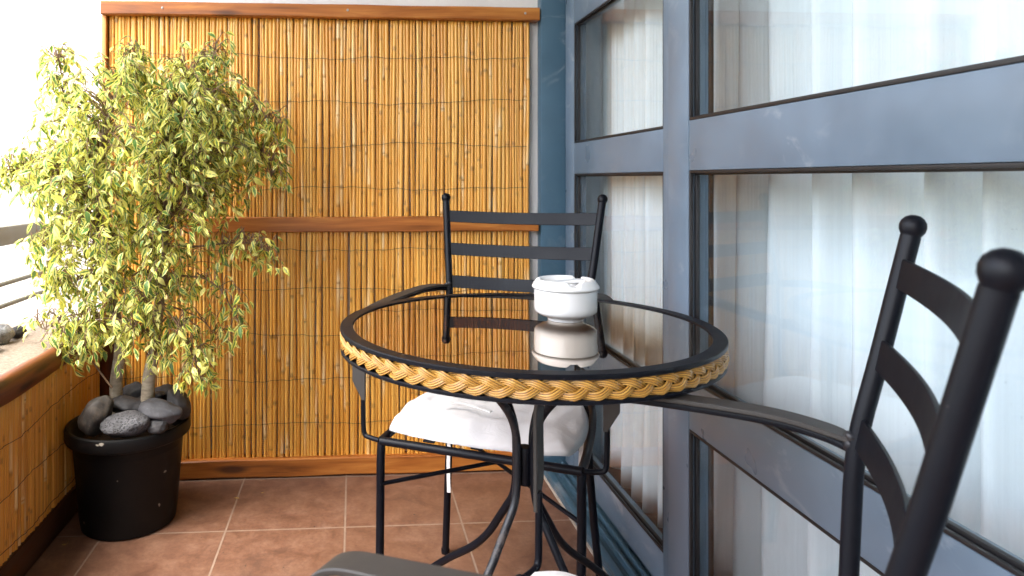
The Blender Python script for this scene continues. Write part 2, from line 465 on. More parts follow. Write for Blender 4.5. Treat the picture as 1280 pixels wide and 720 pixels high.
# ------------------------------------------------------------------ reed screens
def reeds(mb, length, z0, z1, fn, shade=0.0, seed=1):
    """upright reeds side by side along 0..length; fn(s, d, z) -> world, d = distance off the wall"""
    rnd = random.Random(seed); s = 0.0; n = 9
    while s < length:
        r = rnd.choice([.0044, .0052, .0058, .0063, .0070])*rnd.uniform(.9, 1.08)
        s += r*.93
        base = rnd.random()**1.0
        d0 = rnd.uniform(.0056, .0088)
        nodes = []; z = z0 + rnd.uniform(-.25, .1)
        while z < z1+.3:
            nodes.append(z); z += rnd.uniform(.2, .46)
        rows = set([z0, z1]); q = z0
        while q < z1: rows.add(q); q += .09
        for k in nodes:
            for dz in (-.010, -.004, 0, .004, .012): 
                if z0 < k+dz < z1: rows.add(k+dz)
        sheath = rnd.random() < .30
        rows = sorted(rows); vs = []; cs = []
        lean = rnd.uniform(-.004, .004); ph = rnd.uniform(0, 6); taper = rnd.uniform(-.10, .10)
        for zi in rows:
            j = sum(1 for k in nodes if k <= zi)
            rr = random.Random(seed*1000 + int(s*1e5) + j*77)
            tone = min(1, max(0, (.30 + .42*base + rr.uniform(-.16, .16))*(1-shade)))
            ring = 0; bul = 1; sh = 0
            if nodes:
                dn = min(nodes, key=lambda k: abs(k-zi))
                if abs(dn-zi) < .0045: ring = rr.uniform(.1, .6); bul = 1.08
                elif 0 < dn - zi < .011: bul = 1.05
                if sheath and -.10*rr.random() < zi - dn < -.001 and rr.random() < .5: sh = .7
                if sheath and 0 < zi-dn < .05: sh = rr.uniform(.2, .9)
            R_ = r*bul*(1+taper*(zi-z0)/(z1-z0))
            c = s + lean*math.sin(zi*3+ph) + .0016*math.sin(zi*9+ph*2)
            for k in range(n):
                a = 2*PI*k/n
                vs.append(fn(c + R_*math.cos(a), d0 + R_*math.sin(a), zi)); cs.append((tone, ring, sh, 1))
        m = len(rows)
        fs = [(i*n+k, i*n+(k+1) % n, (i+1)*n+(k+1) % n, (i+1)*n+k) for i in range(m-1) for k in range(n)]
        fs.append(tuple((m-1)*n+k for k in range(n)))
        mb.add(vs, fs, cs); s += r*.93

def wire(length, z, fn, seed):
    rnd = random.Random(seed); pts = []; s = 0; zz = 0
    while s <= length:
        zz += rnd.uniform(-.0024, .0024); zz *= .93
        slow = .006*math.sin(s*4.1+seed) + .004*math.sin(s*11+seed*3)
        pts.append(fn(s, .0158 + rnd.uniform(-.0012, .0012), z+zz+slow)); s += .0105
    b = MB(); b.tube(pts, .00085, 5); return b

tall = empty('reed_screen', (-.11, YW, 0), label='tall golden reed screen framed with varnished boards on the end wall', cat='screen')
X0, X1, ZB, ZT = -.800, .590, .06, 1.522
b = MB(); reeds(b, X1-X0, ZB, ZT-.004, lambda s, d, z: (X0+s+.11, -.012-d, z), seed=3); b.build('reeds', M['reed'], tall, smooth=180, fixn=True)
for i, z in enumerate((1.395, 1.243, 1.095, .950, .745, .620, .470, .325, .180)):
    wire(X1-X0, z, lambda s, d, q: (X0+s+.11, -.0135-d, q), 20+i).build('binding_wire', M['wire'], tall)
def board(x0, x1, z0, z1, y0, y1, mat, name, seed, parent, wob=.002, axis='x'):
    """a sawn board with slightly wandering edges"""
    b = MB(); n = 40; vs = []
    L0, L1 = (x0, x1) if axis == 'x' else (y0, y1)
    prof = []
    for i in range(n+1):
        s = L0 + (L1-L0)*i/n
        up = wob*noise.noise(Vector((s*5, seed, 0))); dn = wob*noise.noise(Vector((s*5, seed, 9))); ou = .6*wob*noise.noise(Vector((s*4, seed, 5)))
        c = .003
        if axis == 'x':
            q = [(y1, z0+dn), (y1, z1+up), (y0+c+ou, z1+up), (y0+ou, z1+up-c), (y0+ou, z0+dn+c), (y0+c+ou, z0+dn)]
            prof.append([(s, y, z) for y, z in q])
        else:
            q = [(x0, z0+dn), (x0, z1+up), (x1-c+ou, z1+up), (x1+ou, z1+up-c), (x1+ou, z0+dn+c), (x1-c+ou, z0+dn)]
            prof.append([(x, s, z) for x, z in q])
    m = 6
    for p in prof: vs += p
    fs = [(i*m+k, i*m+(k+1) % m, (i+1)*m+(k+1) % m, (i+1)*m+k) for i in range(n) for k in range(m)]
    fs += [tuple(range(m)), tuple(n*m+k for k in range(m-1, -1, -1))]
    b.add(vs, fs); return b.build(name, mat, parent, smooth=30, fixn=True)
board(-.815+.11, .624+.11, 1.518, 1.561, -.052, -.0005, M['wood_x'], 'top_board', 1, tall)
mid = board(-.55+.11, .620+.11, .809, .859, -.052, -.032, M['wood_x'], 'middle_board', 2, tall, .003)
bot = board(-.80+.11, .610+.11, .004, .062, -.046, -.0005, M['wood_x'], 'bottom_board', 3, tall, .0025)
b = MB(); b.box(-.816+.11, -.802+.11, -.04, -.0005, .07, 1.516, .002); b.build('side_batten', M['wood_z'], tall)
for (x, z, p) in ((.575, 1.541, 'top'), (-.62, 1.540, 'top'), (-.02, 1.542, 'top')):
    s_ = MB(); s_.lathe([(.0, .0016), (.003, .0014), (.0042, .0), (.0042, -.002)], 14)
    o = s_.build('screw_head', M['screw'], tall); o.rotation_euler = (PI/2, 0, 0); o.location = (x+.11, -.0522, z)

low = empty('reed_screen', (-.83, 0, 0), label='low reed screen lining the parapet under a rough wooden cap board', cat='screen')
LY0, LY1 = .15, 2.285
b = MB(); reeds(b, LY1-LY0, .05, .478, lambda s, d, z: (d+.001, LY0+s, z), shade=.55, seed=9); b.build('reeds', M['reed'], low, smooth=180, fixn=True)  # darker reed tone stands in for the shade on the parapet's inner side
for i, z in enumerate((.366, .240, .112)):
    wire(LY1-LY0, z, lambda s, d, q: (d+.003, LY0+s, q), 50+i).build('binding_wire', M['wire'], low)
# cap board with a waney lower edge
b = MB(); n = 120; vs = []; m = 7
for i in range(n+1):
    y = .1 + (2.298-.1)*i/n
    dn = .010*noise.noise(Vector((y*3.1, 2, 0))) + .004*noise.noise(Vector((y*11, 7, 0))); up = .0022*noise.noise(Vector((y*5, 4, 1))); ou = .004*noise.noise(Vector((y*4, 9, 1)))
    for (x, z) in ((.0052, .460+dn), (.0052, .524+up), (.022+ou, .526+up), (.031+ou, .519+up), (.033+ou, .500), (.028+ou, .474+dn*.8), (.020+ou, .461+dn)):
        vs.append((x, y, z))
fs = [(i*m+k, i*m+(k+1) % m, (i+1)*m+(k+1) % m, (i+1)*m+k) for i in range(n) for k in range(m)] + [tuple(range(m)), tuple(n*m+k for k in range(m-1, -1, -1))]
b.add(vs, fs); b.build('cap_board', M['wood_y'], low, smooth=50, fixn=True)
board(.0005, .019, .003, .086, .12, 2.29, M['wood_dark'], 'bottom_board', 5, low, .002, 'y')
b = MB(); b.box(.001, .062, 2.2895, 2.314, .003, .455, .003); b.build('corner_board', M['wood_dark_z'], low)

# ------------------------------------------------------------------ glass doors
def panel(name, x, y0, y1, label, ys=.088):
    """sliding panel: outer face at x, from y0 (near) to y1 (far), four equal panes"""
    e = empty(name, (x, y0, 0), label=label, cat='glass door')
    W = y1-y0; D = .042
    zb = [.034, .118, .490, .586, 1.001, 1.100, 1.488, 1.585, 1.975, 2.075]
    rows = [(zb[i], zb[i+1]) for i in range(0, 10, 2)]
    for yy in ((0, ys), (W-ys, W)):
        b = MB(); b.box(0, D, yy[0], yy[1], zb[0], zb[-1], .0022); b.build('stile', M['frame'], e)
    for (a, c) in rows:
        b = MB(); b.box(.0012, D-.001, ys-.0005, W-ys+.0005, a, c, .002); b.build('rail', M['frame'], e)
    for i in range(4):
        z0, z1 = rows[i][1], rows[i+1][0]
        g = MB(); g.box(.0205, .0265, ys+.001, W-ys-.001, z0+.001, z1-.001); go = g.build('glass_pane', M['glass'], e, smooth=0)
        for (xa, xb, t, mt, nm) in ((.0015, .0075, .0052, 'rubber', 'outer_bead'), (.0120, .0195, .0085, 'rubber', 'gasket')):
            k = MB(); ya, yb = ys+.0004, W-ys-.0004; za, zc = z0+.0004, z1-.0004
            k.box(xa, xb, ya, yb, za, za+t, .001); k.box(xa, xb, ya, yb, zc-t, zc, .001)
            k.box(xa, xb, ya, ya+t, za+t+.0002, zc-t-.0002, .001); k.box(xa, xb, yb-t, yb, za+t+.0002, zc-t-.0002, .001)
            k.build(nm, M[mt], go)
    return e
panel('sliding_door', .66, .0, 1.413, 'wide blue grey framed glass door panel nearest the viewer, beside the turned chair')
fp = panel('sliding_door', .712, 1.462, 2.286, 'narrow blue grey framed glass door panel in the corner next to the tall reed screen')
b = MB(); b.box(-.004, .050, -.046, -.0005, .04, 2.07, .002); b.build('gap_shade_strip', M['rubber'], fp)  # dark strip stands in for shade on the stile end, also closes the gap
df = empty('door_frame', (.63, 0, 0), label='blue aluminium door frame with grooved floor track along the tiles', cat='door frame')
b = MB(); b.box(0, .13, 2.29, YW-.001, .002, 2.11, .002); b.build('jamb', M['frame_dark'], df)
b = MB(); b.box(.02, .13, -.36, 2.289, 2.082, 2.16, .002); b.build('head', M['frame'], df)
b = MB(); b.box(.03, .13, -.36, -.004, .03, 2.08, .002); b.build('jamb', M['frame'], df)
b = MB(); b.box(0, .165, -.36, 2.289, .002, .012, .001)
b.box(.0005, .021, -.36, 2.289, .0122, .026, .002)
for x in (.047, .073, .100, .126): b.box(x-.004, x+.004, -.36, 2.289, .0122, .030 if x < .1 else .033, .0015)
b.build('floor_track', M['frame_dark'], df)
b = MB(); b.box(-.007, -.0005, -.36, 2.28, .0, .0035); b.build('sealant_line', M['caulk'], df)

# curtains
def curtain(name, y0, y1, x, pitch, amp, seed, label, z0=.03, hem=.02):
    e = empty(name, (x, (y0+y1)/2, 0), label=label, cat='curtain'); L = y1-y0; n = int(L/.006); m = 26; vs = []
    for j in range(m+1):
        t = j/m
        for i in range(n+1):
            s = i/n*L; ph = s/pitch*2*PI
            ph += 1.3*noise.noise(Vector((s*5, seed, 0)))*1.6
            a = amp*(.75+.5*noise.noise(Vector((s*3, seed, 3))))
            f = 1 - .25*math.sin(t*PI)
            dx = a*f*(math.sin(ph) + .38*math.sin(2*ph+1.9) + .12*math.sin(3*ph)) + .010*noise.noise(Vector((s*4, t*3, seed)))
            zb = z0 + hem*(.5+.5*math.sin(s*9+seed)) + .010*noise.noise(Vector((s*16, seed, 8)))
            vs.append((dx, y0+s-(y0+y1)/2, zb + (2.28-zb)*t))
    fs = [(j*(n+1)+i, j*(n+1)+i+1, (j+1)*(n+1)+i+1, (j+1)*(n+1)+i) for j in range(m) for i in range(n)]
    k = MB(); k.add(vs, fs); o = k.build('drape', M['curtain'], e, smooth=180)
    md = o.modifiers.new('thickness', 'SOLIDIFY'); md.thickness = .0012
    b = MB(); b.box(-.05, .05, y0-(y0+y1)/2, y1-(y0+y1)/2, 2.282, 2.3, .002); b.build('curtain_rail', M['frame'], e)
curtain('curtain', 1.74, 2.30, .868, .098, .042, 2, 'white gathered curtain behind the narrow corner door panel')
curtain('curtain', -.9, 1.59, .885, .120, .060, 5, 'white hanging curtain in broad folds behind the wide door panel', .02, .01)

# ------------------------------------------------------------------ chairs
def make_chair():
    e = empty('garden_chair')
    wa, wt, yt, za, zt = .1755, .2002, -.049, .711, .936
    def pt(sg, z):
        k = (z-za)/(zt-za); return Vector((sg*(wa+k*(wt-wa)), k*yt, z))
    for sg in (1, -1):
        pts = spline([(sg*.197, -.034, 0), (sg*.184, -.010, .16), (sg*.1735, .006, .33), (sg*.1705, .010, .47), (sg*.172, .006, .62), pt(sg, .711), pt(sg, .80), pt(sg, .9250)], 5)
        b = MB(); b.tube(pts, .0092, 16); po = b.build('rear_post', M['iron'], e, smooth=50)
        top = pt(sg, zt); ax = (pt(sg, .95)-pt(sg, .85)).normalized()
        f = MB(); f.lathe([(.0, .0112), (.0042, .0106), (.0082, .0082), (.0112, .0040), (.0122, -.0008), (.0115, -.0055), (.0098, -.0090), (.0088, -.0105), (.0090, -.0135), (.0, -.0136)], 24)
        fo = f.build('finial', M['iron'], po, smooth=60); fo.location = top; fo.rotation_euler = Vector((0, 0, 1)).rotation_difference(ax).to_euler()
        c = MB(); c.lathe([(.0, 0), (.0106, 0), (.0112, .004), (.0112, .012), (.0095, .016)], 16); co = c.build('foot_cap', M['iron'], po); co.location = (sg*.197, -.034, .0)
    tn = (pt(1, zt)-pt(1, za)); up = Vector((0, tn.y, tn.z)).normalized(); nrm = Vector((0, up.z, -up.y))   # forward normal of the back
    for zc, hh in ((.8866, .0152), (.8028, .0158), (.7210, .0158)):
        P = [pt(-1, zc), pt(1, zc)]; pts = []
        for i in range(25):
            t = i/24; p = P[0].lerp(P[1], t); p = p - nrm*(.020*math.sin(PI*t)**.9 if 0 < t < 1 else 0) + nrm*.002; pts.append(p)
        vs = []; th = .0016
        for i, p in enumerate(pts):
            a = pts[max(i-1, 0)]; c = pts[min(i+1, 24)]; t = (c-a).normalized(); no = t.cross(up).normalized()
            hx = hh
            for (q, w_) in ((hx, th), (hx-.0008, th+.0006), (-hx+.0008, th+.0006), (-hx, th), (-hx, -th), (-hx+.0008, -th-.0006), (hx-.0008, -th-.0006), (hx, -th)):
                vs.append(p + up*q + no*w_)
        m = 8
        fs = [(i*m+k, i*m+(k+1) % m, (i+1)*m+(k+1) % m, (i+1)*m+k) for i in range(24) for k in range(m)] + [tuple(range(m)), tuple(24*m+k for k in range(m-1, -1, -1))]
        b = MB(); b.add(vs, fs); b.build('back_slat', M['iron'], e, smooth=35, fixn=True)
    for sg in (1, -1):
        path = [(.1775, .004, .711), (.197, .032, .714), (.216, .082, .715), (.236, .154, .710), (.250, .226, .7045), (.256, .300, .699), (.2565, .344, .693), (.2565, .366, .679), (.2563, .373, .656), (.2563, .373, .58), (.2563, .373, .555), (.2563, .373, .518)]
        pts = spline([(sg*x, y, z) for x, y, z in path], 6)
        b = MB(); m = len(pts); wid = []
        for i in range(m):
            t = i/(m-1); w_ = 1.0
            if t < .06: w_ = .45 + .55*t/.06
            
            wid.append(w_)
        # a flat bar: width across the arm, 5 mm thick
        vs = []
        for i, p in enumerate(pts):
            a = pts[max(i-1, 0)]; c = pts[min(i+1, m-1)]; t = (c-a).normalized()
            side = Vector((1, 0, 0)); side = (side - t*side.dot(t)).normalized(); nn = side.cross(t).normalized()
            h = .015*wid[i]
            ho = hi = h
            cut = max(0, min(1, (.556-p.z)/.036)) if i > m//2 else 0
            if sg > 0: ho = h - cut*.021
            else: hi = h - cut*.021
            for (q, r_) in ((ho, .0016), (ho-.0012, .0028), (-hi+.0012, .0028), (-hi, .0016), (-hi, -.0016), (-hi+.0012, -.0028), (ho-.0012, -.0028), (ho, -.0016)):
                vs.append(p + side*q + nn*r_)
        n = 8
        fs = [(i*n+k, i*n+(k+1) % n, (i+1)*n+(k+1) % n, (i+1)*n+k) for i in range(m-1) for k in range(n)] + [tuple(range(n)), tuple((m-1)*n+k for k in range(n-1, -1, -1))]
        b.add(vs, fs); ao = b.build('armrest', M['arm'], e, smooth=35, fixn=True)
        jt = MB(); 
        for wj in ((.1765, .0045, .7065, .0085), (.1790, .0075, .7135, .0062), (.1735, .006, .7165, .0058)):
            bmj = bmesh.new(); bmesh.ops.create_icosphere(bmj, subdivisions=2, radius=wj[3])
            for q in bmj.verts: q.co *= 1+.25*noise.noise(q.co*160+Vector((wj[0]*900, 0, 0)))
            jt.bm(bmj, Matrix.Translation((sg*wj[0], wj[1], wj[2])))
        jt.build('weld_bead', M['worn'], ao, smooth=180)
        under = spline([(sg*x, y, z-.0085) for x, y, z in path[:7]], 6)
        b = MB(); b.tube(under, .0058, 10); b.build('arm_tube', M['iron'], ao, smooth=60)
        rod = spline([(sg*.2480, .370, .545), (sg*.2480, .370, .50), (sg*.2475, .370, .462), (sg*.2455, .370, .448), (sg*.240, .371, .442), (sg*.225, .374, .440), (sg*.207, .379, .440)], 5)
        b = MB(); b.tube(rod, .0052, 10); b.build('arm_support', M['iron'], ao, smooth=60)
        fl = spline([(sg*.196, .405, 0), (sg*.201, .392, .15), (sg*.2035, .382, .30), (sg*.2035, .380, .40), (sg*.2030, .376, .436)], 5)
        b = MB(); b.tube(fl, .0088, 14); lo = b.build('front_leg', M['iron'], e, smooth=50)
        c = MB(); c.lathe([(.0, 0), (.0104, 0), (.0110, .004), (.0110, .012), (.0092, .016)], 16); co = c.build('foot_cap', M['iron'], lo); co.location = (sg*.196, .405, 0)
        rail = spline([(sg*.2035, .378, .440), (sg*.203, .30, .440), (sg*.198, .16, .443), (sg*.190, .07, .450), (sg*.181, .030, .462), (sg*.1755, .014, .482), (sg*.1725, .009, .505)], 5)
        b = MB(); b.tube(rail, .0085, 12); b.build('side_rail', M['iron'], e, smooth=60)
    b = MB(); b.tube([(-.204, .380, .440), (.204, .380, .440)], .0085, 12); b.tube([(-.180, .03, .447), (.180, .03, .447)], .0075, 12)
    b.build('seat_frame', M['iron'], e, smooth=60)
    for x in (-.10, 0.0, .10):
        b = MB(); b.box(x-.012, x+.012, .035, .376, .4485, .4525, .001); b.build('seat_slat', M['iron'], e)
    for sg in (1, -1):
        b = MB(); b.tube([(sg*.2025, .386, .350+.003*sg), (-sg*.176, .004, .350+.003*sg)], .0046, 10); b.build('cross_brace', M['iron'], e, smooth=60)
    return e

def make_cushion():
    e = empty('seat_cushion')
    bm = bmesh.new(); nx, ny = 44, 40
    W, D0, D1 = .214, .020, .382
    def outline(t, s):
        # squarish plan with rounded corners, wider at the front
        return t, s
    top = []; bot = []
    rnd = noise.noise
    for iy in range(ny+1):
        rt = []; rb = []
        for ix in range(nx+1):
            u = -1+2*ix/nx; v = -1+2*iy/ny
            # round the square a little
            k = 1 - .13*(u*u*v*v)
            uu = u*k; vv = v*k
            wide = W*(.90+.10*(vv+1)/2)
            x = uu*wide + .008; y = (D0+D1)/2 + vv*(D1-D0)/2
            edge = max(abs(u), abs(v))
            h = .029*(1-edge**5)**.5 if edge < 1 else 0
            dome = .007*(1-u*u)*(1-v*v)
            wr = .005*rnd(Vector((x*16, y*20, 1))) + .003*rnd(Vector((x*45, y*14, 3)))
            wr += .0035*abs(rnd(Vector((x*22+3, y*5, 7))))*(edge > .55)
            fall = -.008*max(0, vv-.6)/.4
            z = .4555 + h + dome + (wr + fall if edge < .985 else wr*.3)
            rt.append(bm.verts.new((x, y, z)))
            rb.append(rt[-1] if edge >= 1 else bm.verts.new((x, y, .4548 - .0006 + .0008*(1-edge) + .0005)))
        top.append(rt); bot.append(rb)
    for iy in range(ny):
        for ix in range(nx):
            bm.faces.new((top[iy][ix], top[iy][ix+1], top[iy+1][ix+1], top[iy+1][ix]))
            bm.faces.new((bot[iy][ix], bot[iy+1][ix], bot[iy+1][ix+1], bot[iy][ix+1]))
    b = MB(); b.bm(bm); c = b.build('cover', M['cloth'], e, smooth=180, fixn=True)
    for sg, L in ((1, .255), (-1, .25)):
        pts = [(sg*.160, .052, .456), (sg*.164, .046, .430), (sg*.166, .046, .40), (sg*.160, .052, .33), (sg*.162, .050, .27), (sg*.160, .052, .457-L)]
        k = MB(); k.tube(spline(pts, 5), 1, 8, flat=(.0046, .0011), up=(0, 1, 0)); k.build('tie', M['tape'], e)
    # a fold of tape lying on top
    k = MB(); k.tube(spline([(.10, .30, .5065), (.06, .285, .5085), (.02, .30, .509), (-.015, .315, .5075)], 5), 1, 8, flat=(.005, .0012), up=(0, 0, 1)); k.build('seam_tape', M['tape'], c)
    return e

BX, BY, BT = .4037, 1.6893, 2.6945
AX, AY, AT = .4217, .5394, .9642
chB = make_chair(); tag(chB, 'black iron ladder back chair behind the round table, facing the viewer', 'chair', 'black iron armchairs at the round table')
cuB = make_cushion(); tag(cuB, 'white cotton seat cushion on the chair behind the round table', 'cushion', 'white cushions on the iron chairs')
chA = copy_tree(chB); tag(chA, 'black iron ladder back chair turned sideways before the wide glass door, nearest the viewer', 'chair')
cuA = copy_tree(cuB); tag(cuA, 'white seat cushion on the near turned chair, only its front corner showing', 'cushion')
for o in (chB, cuB): o.location = (BX, BY, 0); o.rotation_euler = (0, 0, BT)
for o in (chA, cuA): o.location = (AX, AY, 0); o.rotation_euler = (0, 0, AT)

# ------------------------------------------------------------------ table
KX, KY, KZ, KR = .3047, 1.2150, .727, .3285
TS = .85/.93
tb = empty('round_table', (KX*TS, KY*TS, H*(1-TS)), rz=R(-10), label='round bistro table with bronze glass top and braided cane edge', cat='table')
tb.scale = (TS, TS, TS); ZF = -H*(1-TS)/TS
ri = KR-.0225
b = MB(); b.lathe([(ri, KZ-.0005), (ri+.0008, KZ+.0002), (KR-.0015, KZ+.0002), (KR, KZ-.0012), (KR, KZ-.0062), (KR-.0010, KZ-.0070), (KR-.011, KZ-.0075), (KR-.011, KZ-.034), (KR-.002, KZ-.0342), (KR-.0005, KZ-.0355), (KR-.0005, KZ-.0395), (KR-.002, KZ-.0405), (KR-.022, KZ-.0405), (KR-.022, KZ-.010), (ri, KZ-.010)], 160, close=True)
b.build('rim', M['iron'], tb, smooth=35)
b = MB(); n = 128
vs = [(0, 0, KZ-.0022)] + [((ri-.0004)*math.cos(2*PI*k/n), (ri-.0004)*math.sin(2*PI*k/n), KZ-.0022) for k in range(n)]
b.add(vs, [(0, k+1, (k+1) % n+1) for k in range(n)], mi=0)
vs2 = [(x, y, KZ-.0082) for (x, y, z) in vs]
b.add(vs2, [(0, (k+1) % n+1, k+1) for k in range(n)], mi=1)
b.add(vs[1:]+vs2[1:], [(k, n+k, n+(k+1) % n, (k+1) % n) for k in range(n)], mi=1)
b.build('glass_top', [M['tglass'], M['tclear']], tb, smooth=30)
# braid: three strands of five canes
b = MB(); zc = KZ-.0208; rb = KR-.0050; NP = 21; steps = NP*24
for st in range(3):
    for c in range(7):
        off = (c-3)*.00150; pts = []; groove = c % 2 == 1
        tone = 0 if groove else random.uniform(.45, 1.0)
        for i in range(steps):
            t = 2*PI*i/24.0 + st*2*PI/3
            v = .0094*math.sin(t); dv = .0094*math.cos(t); w = -.0038*math.sin(2*t)
            ds = 2*PI*rb/NP/(2*PI)
            # normal in the (s, v) plane
            L = math.hypot(ds, dv); ns, nv = -dv/L, ds/L
            a = i/steps*2*PI + (off*ns)/rb
            z = zc + v + off*nv
            rr = rb + w + .0012*math.cos(off*400) - (.0006 if groove else 0)
            pts.append((rr*math.cos(a), rr*math.sin(a), z))
        n = 6; m = steps; vs = []; cs = []
        for i in range(m):
            p = Vector(pts[i]); tg = (Vector(pts[(i+1) % m])-Vector(pts[i-1])).normalized()
            u = Vector((p.x, p.y, 0)).normalized(); u = (u-tg*u.dot(tg)).normalized(); w_ = tg.cross(u)
            tn = min(1, max(0, tone + .22*noise.noise(Vector((i*.05, st*5+c, 0))))) if not groove else 0
            gv = 1.0 if groove else 0.0
            for k in range(n):
                a = 2*PI*k/n; vs.append(p + (u*math.cos(a)+w_*math.sin(a))*(.00145 if not gv else .0011)); cs.append((tn, gv, 0, 1))
        fs = [(i*n+k, i*n+(k+1) % n, ((i+1) % m)*n+(k+1) % n, ((i+1) % m)*n+k) for i in range(m) for k in range(n)]
        b.add(vs, fs, cs)
b.build('cane_braid', M['braid'], tb, smooth=180, fixn=True)
prof = [(.302, .689), (.262, .680), (.200, .664), (.130, .640), (.082, .616), (.052, .588), (.033, .560), (.0225, .528), (.0205, .49), (.022, .44), (.0285, .41), (.042, .388), (.066, .352), (.084, .325), (.105, .300), (.130, .276), (.163, .250), (.20, .222), (.262, .168), (.302, .112), (.322, .058), (.331, .0), (.333, ZF*.6), (.333, ZF+.004)]
for i, az in enumerate((-135, -45, 45, 135)):
    a = R(az); pts = spline([(r*math.cos(a), r*math.sin(a), z) for r, z in prof], 4)
    b = MB(); b.tube(pts, .0072, 14); lg = b.build('leg', M['worn'] if i == 0 else M['iron'], tb, smooth=60)
    c = MB(); c.lathe([(.0, 0), (.0092, 0), (.0098, .004), (.0098, .012), (.0075, .015)], 16); co = c.build('foot_cap', M['iron'], lg); co.location = (.333*math.cos(a), .333*math.sin(a), ZF)
b = MB(); b.lathe([(.0, .440), (.0115, .440), (.0125, .444), (.0125, .502), (.0115, .507), (.0, .507)], 24); b.build('centre_collar', M['iron'], tb, smooth=40)

# lidded white ashtray on the table
ZT_ = H - (H-(KZ-.0022))*TS
_p = at(706.7, 399.5, 1.0); _k = (H-ZT_)/(H-_p.z); ux, uy = _p.x*_k, _k
bw = empty('ashtray', (ux, uy, ZT_), rz=R(20), label='white ceramic lidded ashtray standing on the round glass table', cat='ashtray')
k_ = .85; bw.scale = (1, 1, .93)
b = MB(); b.lathe([(0, .003), (.030*k_, .003), (.0325*k_, .0002), (.0345*k_, .0005), (.0350*k_, .004), (.0385*k_, .0062), (.0480*k_, .0092), (.0550*k_, .0125), (.0590*k_, .0160), (.0594*k_, .0172), (.0604*k_, .0185), (.0609*k_, .026), (.0610*k_, .0560), (.0590*k_, .0566), (.056*k_, .050), (.05*k_, .02), (0, .016)], 72); b.build('bowl', M['ceramic'], bw, smooth=50)
# lid: overhanging flange, raised broken collar with cigarette rests, sunken well
b = MB(); n = 144
prof = [(.050, .0575), (.0575, .0568), (.0635, .0572), (.0655, .0598), (.0650, .0620), (.0625, .0650), (.0575, .0715), (.0545, .0742), (.0500, .0738), (.0455, .0690), (.038, .0655), (.026, .0640), (.0, .0636)]
vs = []; fs = []
for i, (r, z) in enumerate(prof):
    for k in range(n):
        a = 2*PI*k/n; zz = z; rr = r
        for na, wd in ((R(25), .22), (R(-110), .26), (R(148), .17)):
            d = abs((a-na+PI) % (2*PI)-PI)
            if d < wd and z > .0645 and r > .044:
                zz = max(.0665, z - (z-.0665)*(.5+.5*math.cos(PI*d/wd))**.6)
        vs.append((rr*k_*math.cos(a), rr*k_*math.sin(a), zz))
m = len(prof)
fs = [(i*n+k, i*n+(k+1) % n, (i+1)*n+(k+1) % n, (i+1)*n+k) for i in range(m-1) for k in range(n)]
b.add(vs, fs); b.build('lid', M['ceramic'], bw, smooth=60)
# small handle tongue in the middle of the lid
b = MB(); b.tube(spline([(-.036, .0, .0655), (-.02, .004, .0672), (.004, .002, .0688), (.022, -.006, .0705), (.030, -.011, .0705)], 5), 1, 12, flat=(.009, .0022), up=(0, 0, 1)); b.build('lid_tongue', M['ceramic'], bw, smooth=60)

# ------------------------------------------------------------------ pot, stones, tree
QX, QY = -.648, 2.045
pot = empty('plant_pot', (QX, QY, 0), label='round black plastic plant pot in the corner under the tree', cat='plant pot')
b = MB(); b.lathe([(0, .004), (.112, .004), (.120, .0), (.1285, .004), (.1300, .014), (.1325, .03), (.1335, .034), (.1500, .245), (.152, .249), (.1640, .250), (.1690, .253), (.1705, .258), (.1708, .281), (.1690, .287), (.1640, .289), (.1570, .287), (.1545, .281), (.1480, .22)], 96); b.build('pot_body', M['pot'], pot, smooth=35)
b = MB(); n = 64; vs = [(0, 0, .232)]; fs = []
for j in range(1, 9):
    for k in range(n):
        a = 2*PI*k/n; r = .1475*j/8; vs.append((r*math.cos(a), r*math.sin(a), .230+.008*noise.noise(Vector((r*math.cos(a)*40, r*math.sin(a)*40, 2)))*(j < 8)))
fs = [(0, 1+k, 1+(k+1) % n) for k in range(n)] + [(1+(j-1)*n+k, 1+j*n+k, 1+j*n+(k+1) % n, 1+(j-1)*n+(k+1) % n) for j in range(1, 8) for k in range(n)]
b.add(vs, fs); b.build('soil', M['soil'], pot, smooth=60)

SM = [m_stone('dark_basalt', (.024, .0235, .026), (.048, .046, .048)), m_stone('pitted_lava', (.06, .06, .066), (.11, .11, .12), .9, 25),
      m_stone('brown_lichen_stone', (.028, .023, .019), (.075, .056, .038), 0, 26), m_stone('smooth_grey_stone', (.05, .05, .056), (.09, .09, .098), 0, 8),
      m_stone('pale_grey_stone', (.22, .22, .22), (.36, .36, .35), .35, 30)]
def stone(u, v, y, sx, sz, sy, mat, label, seed, rot=0, grp='stones around the tree in the pot', flat=1.0):
    c = at(u, v, y)
    bm = bmesh.new(); bmesh.ops.create_icosphere(bm, subdivisions=4, radius=1)
    for q in bm.verts:
        p = q.co.copy(); d = 1 + .20*noise.noise(p*1.1+Vector((seed*7, 0, 0))) + .10*noise.noise(p*2.3+Vector((0, seed*5, 0))) + .025*noise.noise(p*6+Vector((0, 0, seed)))
        p *= d; p.x = math.copysign(abs(p.x)**.92, p.x)
        q.co = Vector((p.x*sx, p.y*sy, p.z*sz))
    b = MB(); b.bm(bm, Matrix.Rotation(rot, 4, 'Y')); o = b.build('stone', SM[mat], None, smooth=180)
    o.location = c; tag(o, label, 'stone', grp); return o
stone(121, 519, 1.955, .040, .058, .044, 2, 'tall brownish stone leaning on the left rim of the black pot', 1, R(28))
stone(157, 530, 1.930, .066, .033, .046, 1, 'pitted grey lava stone lying at the front of the black pot', 2, R(-4))
stone(159, 507, 2.02, .050, .026, .040, 0, 'dark oval stone behind the pitted lava stone, left of the trunks', 3, R(3))
stone(201, 513, 1.975, .058, .030, .045, 3, 'smooth grey stone at the right front of the black pot', 4, R(14))
